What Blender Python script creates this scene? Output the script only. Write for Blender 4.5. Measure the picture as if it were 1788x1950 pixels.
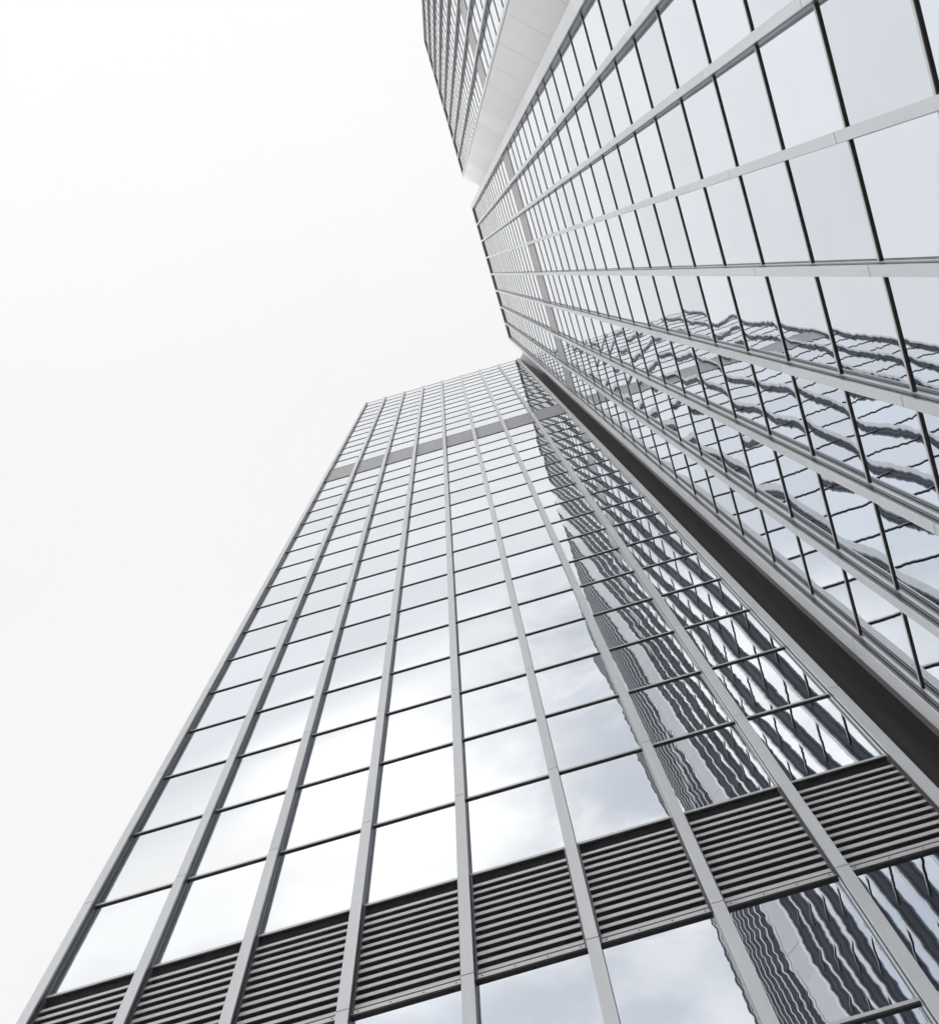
import bpy, math
from mathutils import Matrix, Vector

C = bpy.context.scene.collection
scene = bpy.context.scene
for o in list(bpy.data.objects):
    bpy.data.objects.remove(o)

# ------------------------------------------------------------------ camera
EYE = 1.6                                   # eye height above the paving
F_PX, CX, CY, PW, PH = 1900.0, 872.19, 663.53, 1788.0, 1950.0
RX, RY, RZ = -0.074, 0.021, -0.281          # the phone looks almost straight up


def rot_matrix():
    cx, sx, cy, sy, cz, sz = (math.cos(RX), math.sin(RX), math.cos(RY), math.sin(RY), math.cos(RZ), math.sin(RZ))
    mx = Matrix(((1, 0, 0), (0, cx, -sx), (0, sx, cx)))
    my = Matrix(((cy, 0, sy), (0, 1, 0), (-sy, 0, cy)))
    mz = Matrix(((cz, sz, 0), (-sz, cz, 0), (0, 0, 1)))
    return mz @ my @ mx


ROT = rot_matrix()                          # columns: picture right, picture down, view direction


def project(p):
    q = ROT.transposed() @ (Vector(p) - Vector((0, 0, EYE)))
    if q.z <= 0.01:
        return None
    return CX + F_PX * q.x / q.z, CY + F_PX * q.y / q.z


cam_data = bpy.data.cameras.new("camera")
cam = bpy.data.objects.new("camera", cam_data)
C.objects.link(cam)
cam_m = Matrix.Identity(4)
for r in range(3):
    cam_m[r][0], cam_m[r][1], cam_m[r][2] = ROT[r][0], -ROT[r][1], -ROT[r][2]
cam_m[2][3] = EYE
cam.matrix_world = cam_m
cam_data.sensor_fit = 'HORIZONTAL'
cam_data.sensor_width = 36.0
cam_data.lens = 36.0 * F_PX / PW
cam_data.shift_x = (PW / 2 - CX) / PW
cam_data.shift_y = -(PH / 2 - CY) / PW
cam_data.clip_start = 0.1
cam_data.clip_end = 3000
scene.camera = cam

# ------------------------------------------------------------------ world, sun, exposure
SUN_EL, SUN_AZ = math.radians(30), math.radians(214)   # low, hidden behind the cloud, outside every reflection
SUN_DIR = Vector((math.cos(SUN_EL) * math.cos(SUN_AZ), math.cos(SUN_EL) * math.sin(SUN_AZ), math.sin(SUN_EL)))


SKY = 1.012                                  # even white overcast


class Nodes:
    """Tiny helper to wire shader nodes."""

    def __init__(self, tree):
        self.t = tree
        tree.nodes.clear()

    def n(self, kind, **kw):
        nd = self.t.nodes.new(kind)
        ins = kw.pop('ins', {})
        for k, v in kw.items():
            setattr(nd, k, v)
        for k, v in ins.items():
            self.put(nd.inputs[k], v)
        return nd

    def put(self, sock, v):
        if isinstance(v, bpy.types.NodeSocket):
            self.t.links.new(v, sock)
        else:
            sock.default_value = v

    def m(self, op, a, b=0.0, c=0.0, clamp=False):
        nd = self.t.nodes.new('ShaderNodeMath')
        nd.operation = op
        nd.use_clamp = clamp
        for i, v in enumerate((a, b, c)):
            self.put(nd.inputs[i], v)
        return nd.outputs[0]

    def v(self, op, a, b=(0, 0, 0), scale=None):
        nd = self.t.nodes.new('ShaderNodeVectorMath')
        nd.operation = op
        self.put(nd.inputs[0], a)
        if op not in ('NORMALIZE', 'FLOOR', 'FRACTION', 'SCALE'):
            self.put(nd.inputs[1], b)
        if scale is not None:
            self.put(nd.inputs['Scale'], scale)
        return nd.outputs['Value'] if op == 'DOT_PRODUCT' else nd.outputs['Vector']

    def ramp(self, val, a, b, lo=0.0, hi=1.0):
        nd = self.t.nodes.new('ShaderNodeMapRange')
        nd.interpolation_type = 'SMOOTHSTEP'
        for i, v in enumerate((val, a, b, lo, hi)):
            self.put(nd.inputs[i], v)
        return nd.outputs[0]

    def mix(self, fac, a, b):
        nd = self.t.nodes.new('ShaderNodeMix')
        nd.data_type = 'RGBA'
        self.put(nd.inputs[0], fac)
        self.put(nd.inputs[6], a)
        self.put(nd.inputs[7], b)
        return nd.outputs[2]

    def sep(self, v):
        return self.n('ShaderNodeSeparateXYZ', ins={0: v}).outputs


world = bpy.data.worlds.new("World")
scene.world = world
world.use_nodes = True
w = Nodes(world.node_tree)
tc = w.n('ShaderNodeTexCoord').outputs['Generated']
sky = w.n('ShaderNodeTexSky', sky_type='NISHITA', sun_disc=False, sun_elevation=SUN_EL,
          sun_rotation=math.pi / 2 - SUN_AZ, altitude=100, air_density=1.0, dust_density=2.0, ozone_density=1.0)
blue = w.v('SCALE', sky.outputs[0], scale=0.10)                      # clear sky at daylight strength 0.10
xyz = w.sep(tc)
zc = w.m('MAXIMUM', xyz[2], 0.02)
flat = w.v('SCALE', tc, scale=w.m('DIVIDE', 1.0, zc))                # cloud deck: direction projected on a level plane
fz = w.sep(flat)
south = w.m('MULTIPLY', fz[1], -1.0)                                 # how far the deck lies behind the viewer
DOWN, FWD = [tuple(ROT.col[i]) for i in (1, 2)]
behind = w.m('DIVIDE', w.v('DOT_PRODUCT', tc, DOWN), w.m('MAXIMUM', w.v('DOT_PRODUCT', tc, FWD), 0.05))
deck = w.ramp(behind, -0.36, -0.48)                                  # broken cloud on the far side of the court
lift = w.ramp(behind, 0.14, -0.37)
warp = w.n('ShaderNodeTexNoise', noise_dimensions='3D', ins={'Vector': flat, 'Scale': 5.5, 'Detail': 7.0, 'Roughness': 0.55, 'Distortion': 0.4})
puff = w.ramp(warp.outputs[0], 0.42, 0.62)
soft = w.n('ShaderNodeTexNoise', noise_dimensions='3D', ins={'Vector': flat, 'Scale': 3.4, 'Detail': 5.0, 'Roughness': 0.5})
lowd = w.ramp(w.m('ADD', south, w.m('MULTIPLY', soft.outputs[0], 0.2)), 0.70, 0.86)
right = w.ramp(w.m('ADD', fz[0], w.m('MULTIPLY', soft.outputs[0], 0.2)), -0.05, 0.16)
thin = w.m('MULTIPLY', w.m('MAXIMUM', lowd, right), w.m('SUBTRACT', 1.0, w.m('MULTIPLY', puff, w.m('SUBTRACT', 0.9, w.m('MULTIPLY', lowd, 0.45)))), clamp=True)
grey_cloud = w.mix(0.35, (1.22, 1.23, 1.25, 1), blue)
bright = w.mix(w.ramp(soft.outputs[0], 0.32, 0.60), (1.80, 1.72, 1.60, 1), (1.40, 1.35, 1.275, 1))
broken = w.mix(thin, bright, grey_cloud)
veil = w.v('SCALE', (SKY, SKY, SKY), scale=w.ramp(soft.outputs[0], 0.25, 0.75, 0.985, 1.008))
even = w.mix(lift, veil, (1.10, 1.10, 1.10, 1))
cover = w.mix(deck, even, broken)
rim = w.ramp(xyz[2], 0.70, 0.40)                                     # unseen bright band added low in the sky to light the fins
cover = w.mix(rim, cover, (2.3, 2.28, 2.25, 1))
bg = w.n('ShaderNodeBackground', ins={'Color': cover, 'Strength': 1.0})
w.t.links.new(bg.outputs[0], w.n('ShaderNodeOutputWorld').inputs[0])

sun_data = bpy.data.lights.new("sun", 'SUN')
sun_data.energy = 0.6
sun_data.angle = math.radians(12)
sun_data.color = (1.0, 0.98, 0.955)
sun = bpy.data.objects.new("sun", sun_data)
C.objects.link(sun)
sun.rotation_euler = SUN_DIR.to_track_quat('Z', 'Y').to_euler()

scene.view_settings.view_transform = 'Standard'
scene.view_settings.look = 'None'
scene.view_settings.exposure = 0.0
scene.view_settings.gamma = 1.0
scene.render.engine = 'CYCLES'
scene.cycles.use_denoising = True
scene.cycles.caustics_reflective = True
scene.cycles.caustics_refractive = False
scene.cycles.max_bounces = 10
scene.cycles.glossy_bounces = 7
scene.cycles.diffuse_bounces = 4


# ------------------------------------------------------------------ materials
def material(name):
    m = bpy.data.materials.new(name)
    m.use_nodes = True
    return m, Nodes(m.node_tree)


def finish(nd, shader):
    nd.t.links.new(shader, nd.n('ShaderNodeOutputMaterial').inputs[0])


def metal_sheet(name, col, rough, metallic, vary, cell, dirt, spec=0.5):
    """Painted / anodised aluminium: tone shifts from sheet to sheet, faint rain streaks."""
    m, nd = material(name)
    pos = nd.n('ShaderNodeNewGeometry').outputs['Position']
    idv = nd.v('FLOOR', nd.v('ADD', nd.v('DIVIDE', pos, cell), (0.13, 0.37, -0.02)))
    rnd = nd.n('ShaderNodeTexWhiteNoise', noise_dimensions='3D', ins={'Vector': idv}).outputs['Value']
    streak = nd.n('ShaderNodeTexNoise', ins={'Vector': nd.v('MULTIPLY', pos, (9.0, 9.0, 0.35)), 'Scale': 1.0, 'Detail': 4.0}).outputs[0]
    cloudy = nd.n('ShaderNodeTexNoise', ins={'Vector': pos, 'Scale': 0.9, 'Detail': 3.0}).outputs[0]
    k = nd.m('ADD', 1.0 - vary / 2 - dirt / 2, nd.m('ADD', nd.m('MULTIPLY', rnd, vary), nd.m('MULTIPLY', nd.m('ADD', streak, cloudy), dirt / 2)))
    c = nd.v('SCALE', col, scale=k)
    b = nd.n('ShaderNodeBsdfPrincipled', ins={'Base Color': c, 'Metallic': metallic, 'Specular IOR Level': spec,
             'Roughness': nd.m('ADD', rough - 0.06, nd.m('MULTIPLY', cloudy, 0.12))})
    finish(nd, b.outputs[0])
    return m


def mirror_glass():
    """Coated solar glass: one tone and one slight tilt per pane, bowed edges, roller waves."""
    m, nd = material("mirror_glass")
    geo = nd.n('ShaderNodeNewGeometry')
    pos, nrm = geo.outputs['Position'], geo.outputs['Normal']
    uv = nd.n('ShaderNodeUVMap', uv_map="pane").outputs[0]
    idv = nd.v('FLOOR', uv)
    loc = nd.sep(nd.v('FRACTION', uv))
    wn = nd.n('ShaderNodeTexWhiteNoise', noise_dimensions='3D', ins={'Vector': nd.v('ADD', idv, (0.5, 0.5, 3.0))})
    r = nd.n('ShaderNodeSeparateColor', ins={0: wn.outputs['Color']}).outputs
    s = nd.m('SUBTRACT', nd.m('MULTIPLY', loc[0], 2.0), 1.0)
    t = nd.m('SUBTRACT', nd.m('MULTIPLY', loc[1], 2.0), 1.0)
    s5, t5 = nd.m('POWER', nd.m('ABSOLUTE', s), 5.0), nd.m('POWER', nd.m('ABSOLUTE', t), 5.0)
    s5, t5 = nd.m('MULTIPLY', s5, nd.m('SIGN', s)), nd.m('MULTIPLY', t5, nd.m('SIGN', t))
    sag = nd.m('ADD', 0.003, nd.m('MULTIPLY', nd.m('GREATER_THAN', nd.sep(idv)[0], 35.0), BOWT - 0.003))   # right-hand wing is glazed looser
    own = nd.v('ADD', pos, nd.v('SCALE', wn.outputs['Color'], scale=40.0))                                   # every pane has its own waves

    big = nd.n('ShaderNodeTexNoise', ins={'Vector': own, 'Scale': 0.42, 'Detail': 1.0})
    roll = nd.n('ShaderNodeTexNoise', ins={'Vector': nd.v('MULTIPLY', own, (0.7, 0.7, 4.6)), 'Scale': 1.0, 'Detail': 1.0})
    bc = nd.n('ShaderNodeSeparateColor', ins={0: big.outputs['Color']}).outputs
    rc = nd.n('ShaderNodeSeparateColor', ins={0: roll.outputs['Color']}).outputs

    def axis(rand, bow, edge, b, rl, other, wav):
        a = nd.m('MULTIPLY', nd.m('SUBTRACT', rand, 0.5), TILT)
        a = nd.m('ADD', a, nd.m('MULTIPLY', nd.m('MULTIPLY', bow, BOW), nd.m('ADD', 0.3, r[2])))
        a = nd.m('ADD', a, nd.m('MULTIPLY', edge, EDGE))
        a = nd.m('ADD', a, nd.m('MULTIPLY', other, nd.m('MULTIPLY', nd.m('ADD' if wav < 1 else 'SUBTRACT', wn.outputs['Value'], 0.35), 0.005 if wav == 1.0 else sag)))
        a = nd.m('ADD', a, nd.m('MULTIPLY', nd.m('SUBTRACT', b, 0.5), BIG * wav))
        return nd.m('ADD', a, nd.m('MULTIPLY', nd.m('SUBTRACT', rl, 0.5), ROLL * wav))

    tan = nd.n('ShaderNodeVectorMath', operation='CROSS_PRODUCT', ins={0: (0, 0, 1), 1: nrm}).outputs[0]
    off = nd.v('ADD', nd.v('SCALE', tan, scale=axis(r[0], s, s5, bc[0], rc[0], t, 1.0)),
               nd.v('SCALE', (0, 0, 1), scale=axis(r[1], t, t5, bc[1], rc[1], t, 0.35)))
    n2 = nd.v('NORMALIZE', nd.v('ADD', nrm, off))
    cloud_tone = nd.n('ShaderNodeTexNoise', ins={'Vector': pos, 'Scale': 0.6, 'Detail': 5.0}).outputs[0]  # soft patches in the glass colour stand in for reflected cloud
    k = nd.m('ADD', 0.905, nd.m('ADD', nd.m('MULTIPLY', wn.outputs['Value'], 0.14), nd.m('MULTIPLY', cloud_tone, 0.07)))
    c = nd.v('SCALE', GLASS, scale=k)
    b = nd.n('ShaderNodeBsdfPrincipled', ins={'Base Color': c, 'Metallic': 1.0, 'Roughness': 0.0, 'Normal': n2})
    finish(nd, b.outputs[0])
    return m


GLASS = (0.718, 0.758, 0.815)
TILT, BOW, EDGE, BIG, ROLL, BOWT = 0.009, 0.007, 0.009, 0.010, 0.0075, -0.0145
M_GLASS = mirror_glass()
M_FLANGE = metal_sheet("light_aluminium", (0.535, 0.55, 0.575), 0.38, 0.25, 0.10, (2.437, 2.437, 6.40), 0.22)
M_WEB = metal_sheet("grey_aluminium", (0.10, 0.10, 0.108), 0.32, 0.30, 0.05, (2.437, 2.437, 6.40), 0.10)
M_DARK = metal_sheet("black_metal_and_shade", (0.012, 0.012, 0.016), 0.6, 0.0, 0.2, (2.4, 2.4, 3.2), 0.1, 0.3)  # black trim; also paints in shade in fin grooves and under transoms
M_LIP = metal_sheet("bright_sill_metal", (0.50, 0.50, 0.51), 0.35, 0.3, 0.08, (2.437, 2.437, 3.246), 0.08)
M_SLAT = metal_sheet("louvre_aluminium", (0.50, 0.50, 0.505), 0.42, 0.2, 0.12, (2.437, 2.437, 0.29), 0.15)
M_VOID = metal_sheet("plenum_shade_black", (0.006, 0.006, 0.007), 0.9, 0.0, 0.1, (2, 2, 2), 0.1, 0.1)  # near-black colour painting in the shade behind the louvres
M_PANEL = metal_sheet("plant_floor_panel", (0.265, 0.27, 0.28), 0.45, 0.1, 0.06, (2.437, 2.437, 6.0), 0.08)
M_FLANK = metal_sheet("pale_cladding", (0.73, 0.74, 0.745), 0.45, 0.05, 0.12, (60, 60, 6.65), 0.05)
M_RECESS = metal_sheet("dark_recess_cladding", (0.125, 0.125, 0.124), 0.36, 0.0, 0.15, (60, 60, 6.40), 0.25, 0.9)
M_BODY = metal_sheet("rough_grey_render", (0.30, 0.30, 0.30), 0.8, 0.0, 0.05, (6, 6, 6.49), 0.2)
M_BASE = metal_sheet("stone_base", (0.42, 0.41, 0.40), 0.6, 0.0, 0.1, (1.2, 1.2, 0.8), 0.2)


def lid_mat():
    m, nd = material("milky_canopy_sheet")
    pos = nd.n('ShaderNodeNewGeometry').outputs['Position']
    k = nd.m('ADD', 0.86, nd.m('MULTIPLY', nd.n('ShaderNodeTexNoise', ins={'Vector': pos, 'Scale': 2.0, 'Detail': 4.0}).outputs[0], 0.12))
    a = nd.n('ShaderNodeBsdfTranslucent', ins={'Color': nd.v('SCALE', (1, 1, 1), scale=k)})
    d = nd.n('ShaderNodeBsdfDiffuse', ins={'Color': (0.8, 0.8, 0.8, 1)})
    mx = nd.n('ShaderNodeMixShader', ins={0: 0.2, 1: a.outputs[0], 2: d.outputs[0]})
    finish(nd, mx.outputs[0])
    return m


M_LID = lid_mat()


def paving_mat():
    m, nd = material("granite_paving")
    pos = nd.n('ShaderNodeNewGeometry').outputs['Position']
    br = nd.n('ShaderNodeTexBrick', ins={'Vector': pos, 'Scale': 1.0, 'Mortar Size': 0.006, 'Brick Width': 0.8, 'Row Height': 0.4,
              'Color1': (0.40, 0.39, 0.38, 1), 'Color2': (0.34, 0.34, 0.335, 1), 'Mortar': (0.12, 0.12, 0.12, 1)})
    sp = nd.n('ShaderNodeTexNoise', ins={'Vector': pos, 'Scale': 30.0, 'Detail': 6.0}).outputs[0]
    c = nd.v('SCALE', br.outputs[0], scale=nd.m('ADD', 0.8, nd.m('MULTIPLY', sp, 0.4)))
    b = nd.n('ShaderNodeBsdfPrincipled', ins={'Base Color': c, 'Roughness': 0.7})
    finish(nd, b.outputs[0])
    return m


M_PAVE = paving_mat()


# ------------------------------------------------------------------ mesh builder
class MB:
    def __init__(self):
        self.v, self.f, self.uv, self.mi = [], [], [], []

    def quad(self, pts, uvs=None, mi=0):
        i = len(self.v)
        self.v += [tuple(p) for p in pts]
        self.f.append(tuple(range(i, i + len(pts))))
        self.uv += list(uvs) if uvs else [(0.5, 0.5)] * len(pts)
        self.mi.append(mi)

    def hexa(self, c, mi=0, uvf=None):
        """c: 8 corners, index bits = (along, up, deep)."""
        cen = [sum(p[k] for p in c) / 8 for k in range(3)]
        for q in ((0, 1, 3, 2), (4, 5, 7, 6), (0, 1, 5, 4), (2, 3, 7, 6), (0, 2, 6, 4), (1, 3, 7, 5)):
            p = [Vector(c[i]) for i in q]
            nrm = (p[1] - p[0]).cross(p[2] - p[0])
            mid = (p[0] + p[1] + p[2] + p[3]) / 4
            order = list(q) if nrm.dot(mid - Vector(cen)) > 0 else list(reversed(q))
            self.quad([c[i] for i in order], [uvf[i] for i in order] if uvf else None, mi)

    def prism(self, outline, h0, h1, mi=0):
        """vertical prism over a plan outline [(x, y)]."""
        n = len(outline)
        area = sum(outline[i][0] * outline[(i + 1) % n][1] - outline[(i + 1) % n][0] * outline[i][1] for i in range(n))
        if area < 0:
            outline = outline[::-1]
        lo, hi = h0 + EYE, h1 + EYE
        self.quad([(x, y, hi) for x, y in outline], None, mi)
        self.quad([(x, y, lo) for x, y in outline[::-1]], None, mi)
        for i in range(n):
            (x0, y0), (x1, y1) = outline[i], outline[(i + 1) % n]
            self.quad([(x0, y0, lo), (x1, y1, lo), (x1, y1, hi), (x0, y0, hi)], None, mi)

    def build(self, name, mats, parent):
        me = bpy.data.meshes.new(name)
        me.from_pydata(self.v, [], self.f)
        uvl = me.uv_layers.new(name="pane")
        flat_uv = [c for uv in self.uv for c in uv]
        uvl.data.foreach_set("uv", flat_uv)
        for m in (mats if isinstance(mats, (list, tuple)) else [mats]):
            me.materials.append(m)
        me.polygons.foreach_set("material_index", self.mi)
        me.update()
        o = bpy.data.objects.new(name, me)
        C.objects.link(o)
        if parent is not None:
            o.parent = parent
            o.matrix_parent_inverse = parent.matrix_world.inverted()
        return o


def thing(name, loc, label, cat, group=None):
    o = bpy.data.objects.new(name, None)
    C.objects.link(o)
    o.location = loc
    o.matrix_world = Matrix.Translation(loc)
    o['label'], o['category'] = label, cat
    if group:
        o['group'] = group
    return o


# ------------------------------------------------------------------ levels (heights above the eye)
FLOOR = 3.20
LV0, LV1 = 17.64, 20.88                     # louvre band
GREY0, GREY1 = 75.25, 80.20                 # closed plant floor
W = 2.437
ROOF_A, ROOF_B = 122.4, 144.0
LOW = [LV0 - FLOOR * k for k in range(4, 0, -1)]     # rows under the louvre band
MID = [LV1 + (GREY0 - LV1) * k / 17 for k in range(17)]


class Facade:
    """side 'A': plane y = off facing -y, runs along +x;  side 'B': plane x = off facing -x, runs along +y."""

    def __init__(self, side, off, deep):
        self.side, self.off, self.deep = side, off, deep

    def p(self, s, h, d):
        return (s, self.off + d, h + EYE) if self.side == 'A' else (self.off + d, s, h + EYE)

    def box(self, mb, s0, s1, h0, h1, d0, d1, mi=0, cell=None):
        c = [self.p((s0, s1)[i & 1], (h0, h1)[(i >> 1) & 1], (d0, d1)[(i >> 2) & 1]) for i in range(8)]
        uvf = None
        if cell:
            e = 0.002
            uvf = [(cell[0] + (e, 1 - e)[i & 1], cell[1] + (e, 1 - e)[(i >> 1) & 1]) for i in range(8)]
        mb.hexa(c, mi, uvf)

    def slant(self, mb, s0, s1, h0, h1, d0, d1, th, mi=0):
        """thin plate whose lower edge lies at (h0, d0) and whose upper edge lies at (h1, d1)."""
        c = [self.p((s0, s1)[i & 1], (h0, h1)[(i >> 1) & 1], (d0, d1)[(i >> 1) & 1] + (0, th)[(i >> 2) & 1]) for i in range(8)]
        mb.hexa(c, mi)


JOINT0, JSTEP, GAP = 17.64, 2 * FLOOR, 0.022


def fin(fc, parent, centre, width, h0, h1, outer=None, name="mullion_fin"):
    """Projecting vertical fin: face sheets with open joints, groove with its shade painted black, darker web back to the glass."""
    mb = MB()
    a, b = centre - width / 2, centre + width / 2
    if outer:
        a, b = outer
    cuts = [JOINT0 + JSTEP * k for k in range(-3, 30)]
    cuts = [h0] + [x for x in cuts if h0 + 0.5 < x < h1 - 0.5] + [h1]
    for lo, hi in zip(cuts[:-1], cuts[1:]):
        g0 = GAP / 2 if lo > h0 else 0
        g1 = GAP / 2 if hi < h1 else 0
        fc.box(mb, a, b, lo + g0, hi - g1, 0.0, 0.045, 0)
    g = 0.028
    fc.box(mb, a + g, b - g, h0 + 0.01, h1 - 0.03, 0.042, 0.062, 2)
    fc.box(mb, a + 0.010, b - 0.010, h0 + 0.01, h1 - 0.03, 0.058, 0.112, 1)
    fc.box(mb, a + 0.030, b - 0.011, h0 + 0.012, h1 - 0.032, 0.110, 0.150, 2)
    fc.box(mb, a + 0.008, b - 0.012, h0 + 0.014, h1 - 0.034, 0.148, fc.deep + 0.03, 1)
    fc.box(mb, a - 0.006, a + 0.012, h0 + 0.01, h1 - 0.03, fc.deep - 0.040, fc.deep + 0.02, 0)   # pale strip on one cheek, painting in its highlight line
    return mb.build(name, [M_FLANGE, M_WEB, M_DARK], parent)


def pane(fc, mb, s0, s1, h0, h1, cell):
    fc.box(mb, s0 + 0.004, s1 - 0.004, h0 + 0.004, h1 - 0.004, fc.deep, fc.deep + 0.04, 0, cell)


def transom(fc, mb, s0, s1, h, mi_dark=0, mi_lip=1, gap=0.10):
    """Bar under a pane: bright upper lip, body coloured black for the shade of its underside."""
    fc.box(mb, s0 + gap, s1 - gap, h - 0.030, h + 0.010, fc.deep - 0.034, fc.deep + 0.010, mi_dark)
    fc.box(mb, s0 + gap, s1 - gap, h + 0.006, h + 0.085, fc.deep - 0.031, fc.deep + 0.008, mi_lip)


def louvre(fc, parent, s0, s1, h0, h1):
    mb = MB()
    j = 0.10
    fc.box(mb, s0, s1, h0, h1, fc.deep + 0.10, fc.deep + 0.14, 2)                        # black sheet standing in for the unlit void
    for a, b in ((s0 + j, s0 + j + 0.07), (s1 - j - 0.07, s1 - j)):
        fc.box(mb, a, b, h0 + 0.02, h1 - 0.06, fc.deep - 0.06, fc.deep + 0.102, 1)       # jambs
    fc.box(mb, s0 + j, s1 - j, h1 - 0.26, h1 - 0.032, fc.deep + 0.02, fc.deep + 0.09, 2)  # head in the same black, its shade painted in
    n = 12
    lo, hi = h0 + 0.155, h1 - 0.22
    p = (hi - lo) / n
    for k in range(n):
        y = lo + p * k
        fc.slant(mb, s0 + j + 0.06, s1 - j - 0.06, y, y + 0.138 + 0.006 * math.sin(k * 5.1 + s0), fc.deep - 0.045, fc.deep - 0.012, 0.016, 0)
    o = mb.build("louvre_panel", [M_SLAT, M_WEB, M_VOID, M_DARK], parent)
    sb = MB()                                                                      # riveted plate along the foot
    fc.box(sb, s0 + j, s1 - j, h0 + 0.006, h0 + 0.105, fc.deep - 0.055, fc.deep + 0.05, 0)
    fc.box(sb, s0 + j, s1 - j, h0 - 0.035, h0 + 0.01, fc.deep - 0.050, fc.deep + 0.03, 1)
    for k in range(4):
        x = s0 + 0.25 + (s1 - s0 - 0.5) * k / 3
        fc.box(sb, x - 0.014, x + 0.014, h0 + 0.048, h0 + 0.068, fc.deep - 0.061, fc.deep - 0.05, 1)
    sb.build("sill_plate", [M_LIP, M_DARK], o)
    return o


def glaze(fc, parent, centres, rows, uid):
    """rows: list of (h0, h1).  The hundred panes that show largest become window parts, the rest one part."""
    cells = []
    for c, (s0, s1) in enumerate(zip(centres[:-1], centres[1:])):
        for r, (h0, h1) in enumerate(rows):
            q = [project(fc.p(s, h, fc.deep)) for s, h in ((s0, h0), (s1, h0), (s1, h1), (s0, h1))]
            area = 0.0
            if all(q):
                inside = sum(0 <= x <= PW and 0 <= y <= PH for x, y in q)
                if inside >= 1:
                    area = abs(sum(q[i][0] * q[(i + 1) % 4][1] - q[(i + 1) % 4][0] * q[i][1] for i in range(4))) / 2 * inside / 4
            cells.append((area, c, r, s0, s1, h0, h1))
    cells.sort(key=lambda x: -x[0])
    rest = MB()
    for i, (area, c, r, s0, s1, h0, h1) in enumerate(cells):
        cell = (c + uid * 20, r)
        if i < 100:
            mb = MB()
            pane(fc, mb, s0, s1, h0, h1, cell)
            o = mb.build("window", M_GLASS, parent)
            tb = MB()
            transom(fc, tb, s0, s1, h0)
            tb.build("transom", [M_DARK, M_LIP], o)
        else:
            pane(fc, rest, s0, s1, h0, h1, cell)
            transom(fc, rest, s0, s1, h0, 1, 2)
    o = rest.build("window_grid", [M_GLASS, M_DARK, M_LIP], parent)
    o['kind'] = 'stuff'


def rows_of(levels, top):
    return list(zip(levels, levels[1:] + [top]))


def plant_floor(fc, parent, centres):
    for s0, s1 in zip(centres[:-1], centres[1:]):
        mb = MB()
        fc.box(mb, s0 + 0.10, s1 - 0.10, GREY0 + 0.10, GREY1 - 0.004, fc.deep - 0.02, fc.deep + 0.04, 0)
        fc.box(mb, s0 + 0.10, s1 - 0.10, GREY0 - 0.03, GREY0 + 0.04, fc.deep - 0.034, fc.deep + 0.02, 1)
        mb.build("plant_floor_panel", [M_PANEL, M_DARK], parent)


# ------------------------------------------------------------------ ground
gb = MB()
gb.quad([(-900, -900, 0), (900, -900, 0), (900, 900, 0), (-900, 900, 0)])
ground = gb.build("ground", M_PAVE, None)
ground['kind'] = 'structure'

# ------------------------------------------------------------------ louvred tower (stands across the court, lower roof)
YA = 12.63
CA = [-12.75 + 2.417 * k for k in range(8)] + [6.64]
ta = thing("office_tower", ((CA[0] + CA[-1]) / 2, YA, 0),
           "lower mirror-glass tower with a band of black-slotted louvres across its face", "tower", "mirror glass office towers")
fa = Facade('A', YA, 0.20)
for k, c in enumerate(CA):
    if k == 8:
        fin(fa, ta, c, 0.26, 3.0, ROOF_A)
    else:
        fin(fa, ta, c, 0.25, 3.0, ROOF_A)
upA = [GREY1 + (ROOF_A - GREY1) * k / 13 for k in range(13)]
glaze(fa, ta, CA, rows_of(LOW, LV0) + rows_of(MID, GREY0) + rows_of(upA, ROOF_A), 1)
for s0, s1 in zip(CA[:-1], CA[1:]):
    louvre(fa, ta, s0, s1, LV0, LV1)
plant_floor(fa, ta, CA)
mb = MB()                                   # body of the tower behind its glass
mb.prism([(CA[0] - 0.10, YA + 0.36), (CA[-1] + 0.05, YA + 0.36), (CA[-1] + 0.05, YA + 24), (CA[0] - 0.10, YA + 24)], LOW[0], ROOF_A - 0.06)
mb.build("body", M_BODY, ta)
mb = MB()
mb.prism([(CA[0] - 0.14, YA + 0.30), (CA[-1] + 0.09, YA + 0.30), (CA[-1] + 0.09, YA + 24.1), (CA[0] - 0.14, YA + 24.1)], -EYE, LOW[0] - 0.08)
mb.build("base", M_BASE, ta)
mb = MB()
fa.box(mb, CA[0] - 0.12, CA[-1] + 0.12, ROOF_A + 0.002, ROOF_A + 0.10, fa.deep - 0.03, 24.05, 0)
mb.build("roof", [M_FLANGE, M_DARK], ta)
# corner: aluminium return at 45 degrees, then the dark slot between the two towers
x0, y0 = CA[-1] + 0.13, YA
mb = MB()
cuts = [3.0] + [JOINT0 + JSTEP * k for k in range(-2, 17)] + [ROOF_A]
for lo, hi in zip(cuts[:-1], cuts[1:]):
    mb.prism([(x0 + 0.004, y0 + 0.004), (x0 + 0.29, y0 + 0.29), (x0 + 0.25, y0 + 0.33), (x0 - 0.036, y0 + 0.044)], lo + GAP / 2, hi - GAP / 2)
mb.build("corner_return", M_WEB, ta)
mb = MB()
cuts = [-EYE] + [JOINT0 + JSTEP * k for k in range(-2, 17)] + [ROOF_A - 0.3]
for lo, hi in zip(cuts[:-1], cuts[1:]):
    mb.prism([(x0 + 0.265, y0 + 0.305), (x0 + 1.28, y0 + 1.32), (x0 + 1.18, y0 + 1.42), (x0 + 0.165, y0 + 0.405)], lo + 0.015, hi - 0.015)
    mb.prism([(x0 + 1.30, y0 + 1.34), (x0 + 2.4, y0 + 2.44), (x0 + 2.3, y0 + 2.54), (x0 + 1.20, y0 + 1.44)], lo + 0.015, hi - 0.015)
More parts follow.
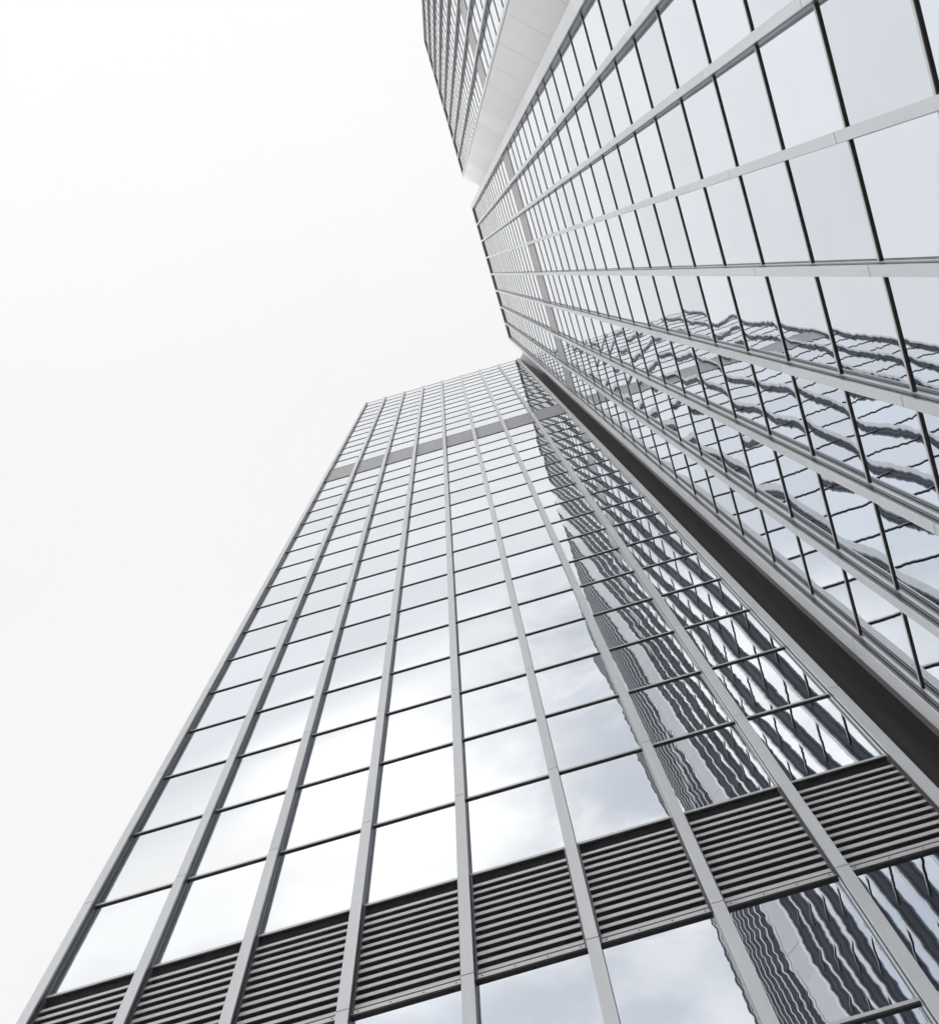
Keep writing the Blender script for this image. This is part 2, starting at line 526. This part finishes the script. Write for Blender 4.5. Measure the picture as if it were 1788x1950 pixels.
mb.build("recess_wall", M_RECESS, ta)

# ------------------------------------------------------------------ taller wing on the right
XB = 7.398
CB = [-7.678 + W * k for k in range(9)]
tbw = thing("office_tower", (XB, (CB[0] + CB[-1]) / 2, 0),
            "taller mirror-glass wing on the right, its panes reflecting the louvred tower", "tower", "mirror glass office towers")
fb = Facade('B', XB, 0.26)
for k, c in enumerate(CB):
    fin(fb, tbw, c, 0.214, 3.0, ROOF_B, {0: (-8.17, -7.568), 8: (11.56, 11.98)}.get(k))
TOP_B = ROOF_B - 0.35
upB = [GREY1 + (TOP_B - GREY1) * k / 20 for k in range(20)]
glaze(fb, tbw, CB, rows_of(LOW, LV0) + [(LV0, LV1)] + rows_of(MID, GREY0) + rows_of(upB, TOP_B), 2)
plant_floor(fb, tbw, CB)
mb = MB()
mb.prism([(XB + 0.36, -8.15), (XB + 0.36, 11.90), (XB + 20, 11.90 + 19.56), (XB + 20, -8.15)], LOW[0], ROOF_B - 0.06)
mb.build("body", M_BODY, tbw)
mb = MB()
mb.prism([(XB + 0.30, -8.16), (XB + 0.30, 11.95), (XB + 20.05, 11.95 + 19.7), (XB + 20.05, -8.16)], -EYE, LOW[0] - 0.08)
mb.build("base", M_BASE, tbw)
mb = MB()
mb.prism([(XB + 0.02, -8.16), (XB + 0.02, 11.97), (XB + 20.04, 11.97 + 20), (XB + 20.04, -8.16)], ROOF_B + 0.002, ROOF_B + 0.16)
fb.box(mb, CB[0] + 0.12, CB[-1] - 0.12, TOP_B + 0.03, ROOF_B, 0.10, fb.deep + 0.06, 0)
fb.box(mb, CB[0] + 0.12, CB[-1] - 0.12, TOP_B - 0.06, TOP_B + 0.03, 0.09, fb.deep + 0.06, 1)
mb.build("roof", [M_FLANGE, M_DARK], tbw)
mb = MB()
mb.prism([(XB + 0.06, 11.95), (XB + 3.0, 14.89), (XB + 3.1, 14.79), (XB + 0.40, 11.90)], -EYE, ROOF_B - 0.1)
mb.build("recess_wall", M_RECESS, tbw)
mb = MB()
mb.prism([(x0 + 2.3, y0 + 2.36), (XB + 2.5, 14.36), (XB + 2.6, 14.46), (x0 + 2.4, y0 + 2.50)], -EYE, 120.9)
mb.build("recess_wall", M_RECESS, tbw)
mb = MB()                                   # milky sheet that closes the slot at the lower tower's roof
mb.prism([(x0 + 0.02, y0 + 0.06), (XB + 0.04, 11.99), (XB + 2.4, 14.33), (x0 + 2.3, y0 + 2.40)], 121.0, 121.03)
mb.build("slot_canopy", M_LID, tbw)

# ------------------------------------------------------------------ far wing with the blank flank wall
CC = [-32.13 + W * k for k in range(9)]
tcw = thing("office_tower", (XB, (CC[0] + CC[-1]) / 2, 0),
            "far wing with tightly foreshortened fins and a blank pale flank wall", "tower", "mirror glass office towers")
fcx = Facade('B', XB, 0.20)
for k, c in enumerate(CC):
    fin(fcx, tcw, c, 0.214, 3.0, ROOF_B, {0: (-32.40, -32.02), 8: (-12.74, -12.46)}.get(k))
glaze(fcx, tcw, CC, rows_of(LOW, LV0) + [(LV0, LV1)] + rows_of(MID, GREY0) + rows_of(upB, TOP_B), 3)
plant_floor(fcx, tcw, CC)
mb = MB()
mb.prism([(XB + 0.36, -32.35), (XB + 0.36, -12.20), (XB + 4.1, -8.54), (XB + 20, -8.54), (XB + 20, -32.35)], LOW[0], ROOF_B - 0.06)
mb.build("body", M_BODY, tcw)
mb = MB()
mb.prism([(XB + 0.30, -32.38), (XB + 0.30, -12.25), (XB + 4.0, -8.55), (XB + 20.05, -8.55), (XB + 20.05, -32.38)], -EYE, LOW[0] - 0.08)
mb.build("base", M_BASE, tcw)
mb = MB()
mb.prism([(XB + 0.02, -32.39), (XB + 0.02, -12.36), (XB + 3.9, -8.48), (XB + 20.04, -8.48), (XB + 20.04, -32.39)], ROOF_B + 0.002, ROOF_B + 0.16)
fcx.box(mb, CC[0] + 0.12, CC[-1] - 0.12, TOP_B + 0.03, ROOF_B, 0.10, fcx.deep + 0.06, 0)
fcx.box(mb, CC[0] + 0.12, CC[-1] - 0.12, TOP_B - 0.06, TOP_B + 0.03, 0.09, fcx.deep + 0.06, 1)
mb.build("roof", [M_FLANGE, M_DARK], tcw)
q0 = (XB + 0.03, -12.32)                    # pale sheets of the flank wall, set at 45 degrees
h = 54.2 - 6.65 * 8
while h < ROOF_B - 0.5:
    top = min(h + 6.65, ROOF_B)
    lo = max(h, 3.0)
    mb = MB()
    L = 3.95
    mb.prism([q0, (q0[0] + L, q0[1] + L), (q0[0] + L + 0.06, q0[1] + L - 0.06), (q0[0] + 0.06, q0[1] - 0.06)], lo + 0.022, top - 0.022)
    mb.build("cladding_panel", M_FLANK, tcw)
    h += 6.65
mb = MB()
mb.prism([(q0[0] + 0.05, q0[1] - 0.05), (q0[0] + 3.9, q0[1] + 3.8), (q0[0] + 4.1, q0[1] + 3.6), (q0[0] + 0.30, q0[1] - 0.15)], 3.0, ROOF_B - 0.1)
mb.build("flank_backing", M_DARK, tcw)
mb = MB()
fcx.box(mb, -12.47, -12.335, 3.0, ROOF_B - 0.02, 0.035, 0.12)
mb.build("corner_trim", M_PANEL, tcw)

# ------------------------------------------------------------------ the city air
hb = MB()
hb.prism([(-260, -260), (260, -260), (260, 260), (-260, 260)], -EYE - 1.0, ROOF_B + 6)
hz, hn = material("city_air")
pv = hn.n('ShaderNodeVolumePrincipled', ins={'Color': (0.97, 0.97, 0.98, 1), 'Density': 0.0012, 'Anisotropy': 0.0})
hn.t.links.new(pv.outputs[0], hn.n('ShaderNodeOutputMaterial').inputs['Volume'])
haze = hb.build("haze", hz, None)
haze['kind'] = 'stuff'
